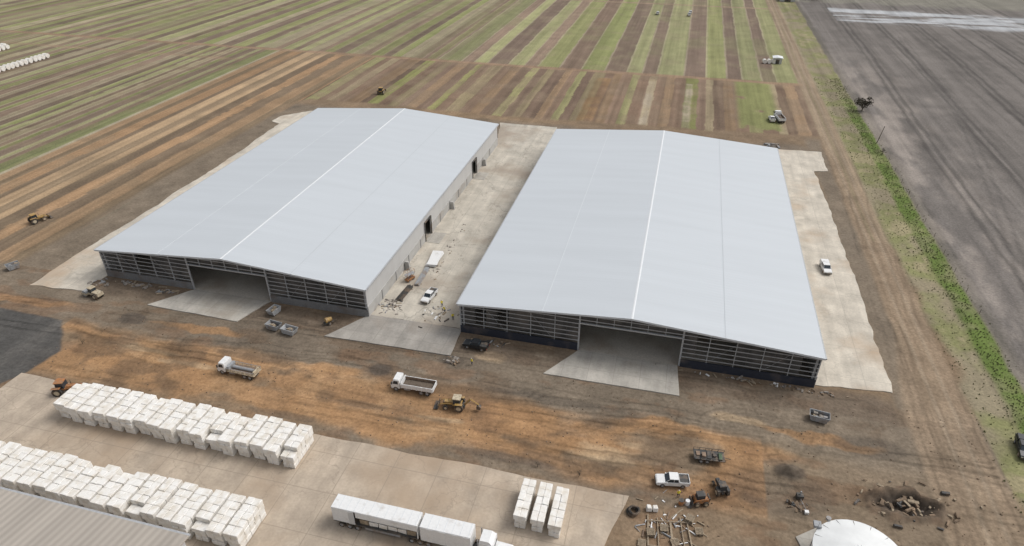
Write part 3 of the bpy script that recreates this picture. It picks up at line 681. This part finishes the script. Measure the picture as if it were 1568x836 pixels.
junk('rubble_pile',-127.2,102.2,1.8,1.2,40,.2,.55,[rubm,steel,clodm],.1,4)
junk('building_debris',-108.9,103,2.6,1,26,.15,.4,[timber,dark,steel],.0,5,2.5)
junk('rubble_pile',26.3,75.6,1.3,.8,30,.15,.45,[clodm,dark],.2,6)
junk('rubble_pile',31,104,6,.7,40,.12,.35,[rubm,clodm],0,7)
junk('building_debris',-31.5,103.3,4,.8,22,.15,.4,[timber,dark,steel],0,8,3)
junk('building_debris',17,104.2,12,.6,30,.1,.35,[timber,rubm,white],0,9,3)
junk('building_debris',-118,103.8,6,.8,28,.1,.4,[timber,rubm,steel],0,10,3)
junk('building_debris',34,235,2,1.5,24,.3,.8,[steel,dark,rubm],0,11,2)
junk('building_debris',24,226,8,5,50,.3,.8,[dark,rubm,clodm],0,12,1)
junk('rubble_pile',-52,134,1.5,18,36,.1,.3,[rubm,rubm,timber],.06,13)
junk('rubble_pile',43.5,80.6,7,3.6,90,.12,.5,[clodm,clodm,timber,dark],.1,14,1.5)
r_=random.Random(5); b=MB()
for k in range(1500):
    x=r_.uniform(-118,58); y=r_.uniform(72,103)
    if x>1 and r_.random()<.3: y=r_.uniform(60,80)
    s=.03+.11*r_.random()**3
    b.box(x-s,x+s,y-s,y+s,-.08,s*.6,clodm,tx=.6,ty=.6,rz=r_.random()*3,jit=s*.3)
b.obj('dirt_clods')
junk('timber_offcuts',7.5,66.8,5.5,4.5,70,.08,.22,[timber,timber,steel,rust,white],.0,20,6)
def pallet(x,y,rz,h=1):
    b=MB()
    for q in range(h):
        z=q*.16
        for k in range(6): b.box(-.6,.6,-.58+k*.21,-.46+k*.21,z+.1,z+.13,timber)
        for k in (-.5,0,.5): b.box(k-.05,k+.05,-.58,.58,z,z+.1,timber)
    b.obj('timber_pallet',(x,y,.02),rz)
for a_ in ((6.5,66.5,.1,3),(8.2,64.5,.4,2),(4.6,65.2,.2,4),(10.2,69.0,-.3,5),(11.6,67.2,.2,3),(3.5,63.2,0,2)): pallet(*a_)
b=MB()
for k,(xx,w_) in enumerate(((-.5,.2),(1.0,.14),(2.9,.3),(4.6,.14),(5.6,.2))): b.box(xx,xx+w_,-3+.3*(k%2),3-.5*(k%3),.05,.22,timber,rz=.03*(k-2))
for y in (-2.7,1.9): b.box(-.6,5.9,y-.07,y+.07,.225,.32,timber,rz=.02*y)
b.obj('timber_frame',(4.6,65.6,0),math.radians(8))
b=MB(); 
for k in range(2):
    n_=20; vs=[];fs=[]
    for i_ in range(n_):
        for j in range(8):
            a_=i_*2*pi/n_; c_=j*2*pi/8; vs.append(((.75+.2*math.cos(c_))*math.cos(a_)+k*.25,(.75+.2*math.cos(c_))*math.sin(a_),.2+k*.38+.2*math.sin(c_)))
            fs.append((i_*8+j,((i_+1)%n_)*8+j,((i_+1)%n_)*8+(j+1)%8,i_*8+(j+1)%8))
    b.add(vs,fs,tyre)
b.obj('old_tyres',(1.6,68.4,0))
b=MB()
for k in range(2): b.box(k*.95,k*.95+.85,-.42,.42,0,.85,balem,tx=.85,ty=.85,jit=.06)
b.obj('bulk_bags',(3.6,69.4,0),.2,.12)
b=MB(); b.cyl((0,0,0),(0,0,.9),.4,orange,14); b.cyl((0,0,.9),(0,0,.95),.42,dark,14); b.cyl((.95,.2,0),(.95,.2,.9),.35,white,14); b.obj('drums',(8.8,71.8,0))
b=MB(); b.beam((0,0,.2),(.3,-2.6,.35),.14,steel); b.box(-.5,.5,-.4,.4,0,.8,dark); b.cyl((0,0,.8),(0,0,1.5),.12,steel,8); b.box(.0,.6,-3.1,-2.6,.05,.5,white); b.obj('water_pump',(26.8,77.6,0),.15)

# tank
E=empty('water_tank',(32.2,64.6,0)); b=MB(); b.cyl((0,0,-.1),(0,0,5.0),6.0,tankw,48); b.obj('shell',parent=E)
b=MB(); rings=[(6.12,4.98),(6.12,5.1),(4.6,5.5),(3,5.85),(1.4,6.08),(.5,6.15)]; vs=[];fs=[];n_=48
for r0,z0 in rings:
    for i_ in range(n_): vs.append((r0*math.cos(i_*2*pi/n_),r0*math.sin(i_*2*pi/n_),z0))
for k in range(len(rings)-1):
    for i_ in range(n_): fs.append((k*n_+i_,k*n_+(i_+1)%n_,(k+1)*n_+(i_+1)%n_,(k+1)*n_+i_))
fs.append(tuple((len(rings)-1)*n_+i_ for i_ in range(n_))); b.add(vs,fs,tankw)
for k in range(16): a_=k*pi/8; b.beam((6.0*math.cos(a_),6.0*math.sin(a_),5.16),(.6*math.cos(a_),.6*math.sin(a_),6.18),.07,steel)
b.obj('dome_roof',parent=E)
b=MB()
for s in (-.22,.22): b.beam((-5.2+s*.5,3.4+s,0),(-5.0+s*.5,3.6+s,5.9),.05,steel)
for k in range(14): b.beam((-5.3,3.2,.4*k+.3),(-5.1,3.7,.4*k+.3),.03,steel)
b.box(-5.6,-4.6,3.4,4.4,5.15,5.6,steel); b.cyl((-3.4,5.4,5.1),(-3.4,5.4,5.5),.35,steel,12); b.obj('ladder_and_hatch',parent=E)
slab('concrete_slab',[(25.5,70),(30,73.5),(31,70),(27,66)],c_ramp,jit=.1,seed=9)

def farmshed(x,y,w,d,h,rz=0):
    E=empty('farm_shed',(x,y,0),rz); b=MB(); b.box(-w/2,w/2,-d/2,d/2,-.1,h,cladm); b.box(-w*.2,w*.2,-d/2-.06,-d/2-.01,0,h*.75,dark); b.obj('walls',parent=E)
    b=MB(); b.prof([(-w/2-.4,h),(0,h+w*.1),(w/2+.4,h),(w/2+.4,h-.15),(-w/2-.4,h-.15)],-d/2-.4,d/2+.4,ridgem); b.obj('roof',parent=E)
farmshed(66,535,10,14,4); farmshed(84,545,12,10,4.5,.3); farmshed(45,352,4,4,2.8)
b=MB()
for k in range(3): b.cyl((k*2.2,-1,1),(k*2.2,1,1),1.0,balem,12)
b.obj('round_bale_row',(39,350,0),.2)
# ---------------------------------------------------------------- vegetation, pole
def tree(name,x,y,h,cr,seed,leaves=500):
    r=random.Random(seed); b=MB(); b.cyl((0,0,-.1),(.1,.05,h*.35),.22*h/5,bark,8,.14*h/5); cl=[]
    for k in range(12):
        a_=k*2.4+r.random(); q=r.uniform(.3,1); t=(cr*math.cos(a_)*q,cr*math.sin(a_)*q,h*(r.uniform(.38,.7) if q>.7 else r.uniform(.6,.97))); b.cyl((.1,.05,h*(.15+.18*r.random())),t,.07*h/5,bark,6,.02); cl.append(t)
        for j in range(4): t2=tuple(u+r.uniform(-.16,.16)*h for u in t); b.cyl(t,t2,.03*h/5,bark,4,.01); cl.append(t2)
    for k in range(leaves):
        c=r.choice(cl); p=np.array(c)+np.array([r.gauss(0,.09*h),r.gauss(0,.09*h),r.gauss(0,.07*h)]); s=r.uniform(.02,.05)*h*.8
        u=np.array([r.gauss(0,1) for _ in range(3)]);u/=np.linalg.norm(u);v=np.cross(u,[r.gauss(0,1) for _ in range(3)]);v/=np.linalg.norm(v)
        b.add([p-u*s-v*s,p+u*s-v*s,p+u*s+v*s,p-u*s+v*s],[(0,1,2,3)],leafm)
    return b.obj(name,(x,y,0))
tree('small_tree',71.8,283,5.2,2.2,1,900)
tree('bare_shrub',-7.5,73.3,1.3,.5,2,30); tree('bare_shrub',-14.5,73.5,1.1,.4,3,25); tree('bare_shrub',70,236,1.6,1,4,200); tree('bare_shrub',-113,82,1.2,.6,6,60)
r_=random.Random(9); b=MB()
for k in range(7000):
    x=r_.gauss(68,1.6) if r_.random()<.65 else r_.uniform(59,70.5); y=r_.uniform(75,330); s=r_.uniform(.06,.24); a_=r_.random()*3
    dx,dy=s*math.cos(a_),s*math.sin(a_); b.add([(x-dx,y-dy,-.05),(x+dx,y+dy,-.05),(x+dx*.3+.1,y+dy*.3,s*1.3)],[(0,1,2)],tuftm)
b.obj('verge_grass')
b=MB(); b.cyl((0,0,-.2),(1.0,.3,6.0),.13,bark,8,.1); b.obj('timber_pole',(70.5,247,0))
b=MB()
for k in range(12): b.cyl((0,k*9,-.2),(0,k*9,1.2),.05,bark,6)
b.obj('fence_posts',(70.9,140,0))

# ---------------------------------------------------------------- people
def personmat():
    m,nt,b=newmat('work_clothes'); n=nt.nodes; l=nt.links
    tc=n.new('ShaderNodeTexCoord'); sp=n.new('ShaderNodeSeparateXYZ'); l.new(tc.outputs['Object'],sp.inputs[0])
    r=n.new('ShaderNodeValToRGB'); r.color_ramp.interpolation='CONSTANT'; e=r.color_ramp.elements
    dv=n.new('ShaderNodeMath'); dv.operation='DIVIDE'; dv.inputs[1].default_value=2.0; l.new(sp.outputs[2],dv.inputs[0]); l.new(dv.outputs[0],r.inputs[0])
    e[0].color=(.06,.04,.03,1); e[1].position=.06; e[1].color=(.03,.04,.08,1)
    for p_,c_ in ((.47,(.75,.62,.06)),(.735,(.42,.25,.17)),(.83,(.8,.8,.76))): q=e.new(p_); q.color=(*c_,1)
    l.new(r.outputs[0],b.inputs['Base Color']); b.inputs['Roughness'].default_value=.8; return m
pm=personmat()
def person(x,y,rz,z=.1,bend=0):
    V=[];Ed=[];Rd=[]
    def v(p,r,par=None):
        V.append(p);Rd.append(r)
        if par is not None: Ed.append((par,len(V)-1))
        return len(V)-1
    pel=v((0,0,.95),.15); ch=v((bend*.15,0,1.2),.16,pel); sh=v((bend*.3,0,1.40),.14,ch); nk=v((bend*.35,0,1.50),.06,sh); hd=v((bend*.4,0,1.60),.09,nk); v((bend*.42,0,1.71),.10,hd)
    for s in (-1,1):
        hp=v((0,s*.10,.88),.11,pel); kn=v((.05*s+.03,s*.12,.50),.075,hp); an=v((.02*s,s*.13,.09),.05,kn); v((.15+.02*s,s*.14,.04),.045,an)
        so=v((bend*.3,s*.20,1.40),.07,sh); el=v((.03+bend*.3,s*.27,1.12),.05,so); wr=v((.16+bend*.4,s*.25,.90),.032,el); pa=v((.20+bend*.4,s*.25,.84),.03,wr)
        for k in range(4): f1=v((.23+bend*.4,s*.25+(k-1.5)*.02,.78),.009,pa); v((.25+bend*.4,s*.25+(k-1.5)*.02,.75-.008*(k%3)),.008,f1)
        v((.25+bend*.4,s*.22,.82),.01,pa)
    me=bpy.data.meshes.new('worker'); me.from_pydata(V,Ed,[]); me.materials.append(pm)
    o=bpy.data.objects.new('construction_worker',me); o.location=(x,y,z); o.rotation_euler=(0,0,rz); sc.collection.objects.link(o)
    o.modifiers.new('skin','SKIN')
    if len(me.skin_vertices):
        for i_,r in enumerate(Rd): me.skin_vertices[0].data[i_].radius=(r,r)
        me.skin_vertices[0].data[0].use_root=True
    s=o.modifiers.new('sub','SUBSURF'); s.levels=1; s.render_levels=1
person(-32.7,95.6,1.0,0); person(-45.1,113,2.2,.08,.5); person(-41.2,109,-1,.08); person(-43.8,111.2,-2,.08,.7); person(8.3,73.0,2,0)

# ---------------------------------------------------------------- light, sky, camera
w=bpy.data.worlds.new("World"); sc.world=w; w.use_nodes=True; nt=w.node_tree; n=nt.nodes
sky=n.new('ShaderNodeTexSky'); sky.sky_type='NISHITA'; sky.sun_disc=False; sky.sun_elevation=math.radians(52); az=math.radians(60)
sky.sun_rotation=az; sky.air_density=1; sky.dust_density=4
hsv=n.new('ShaderNodeHueSaturation'); hsv.inputs['Saturation'].default_value=.25
bg=n['Background']; nt.links.new(sky.outputs[0],hsv.inputs['Color']); nt.links.new(hsv.outputs[0],bg.inputs['Color']); bg.inputs['Strength'].default_value=.15
sl=bpy.data.lights.new('sun','SUN'); sl.energy=1.3; sl.angle=math.radians(25); sl.color=(1,.98,.95)
so=bpy.data.objects.new('sun',sl); so.rotation_euler=(math.radians(38),0,-az+math.pi); sc.collection.objects.link(so)
sc.view_settings.view_transform='Standard'; sc.view_settings.look='None'; sc.view_settings.exposure=0
c=bpy.data.cameras.new('camera'); c.sensor_width=36; c.lens=36*1005/1568; c.clip_end=12000; c.clip_start=1
o=bpy.data.objects.new('camera',c); o.location=(0,0,85); o.rotation_euler=(math.radians(90-32.2),0,math.radians(14.35)); sc.collection.objects.link(o); sc.camera=o
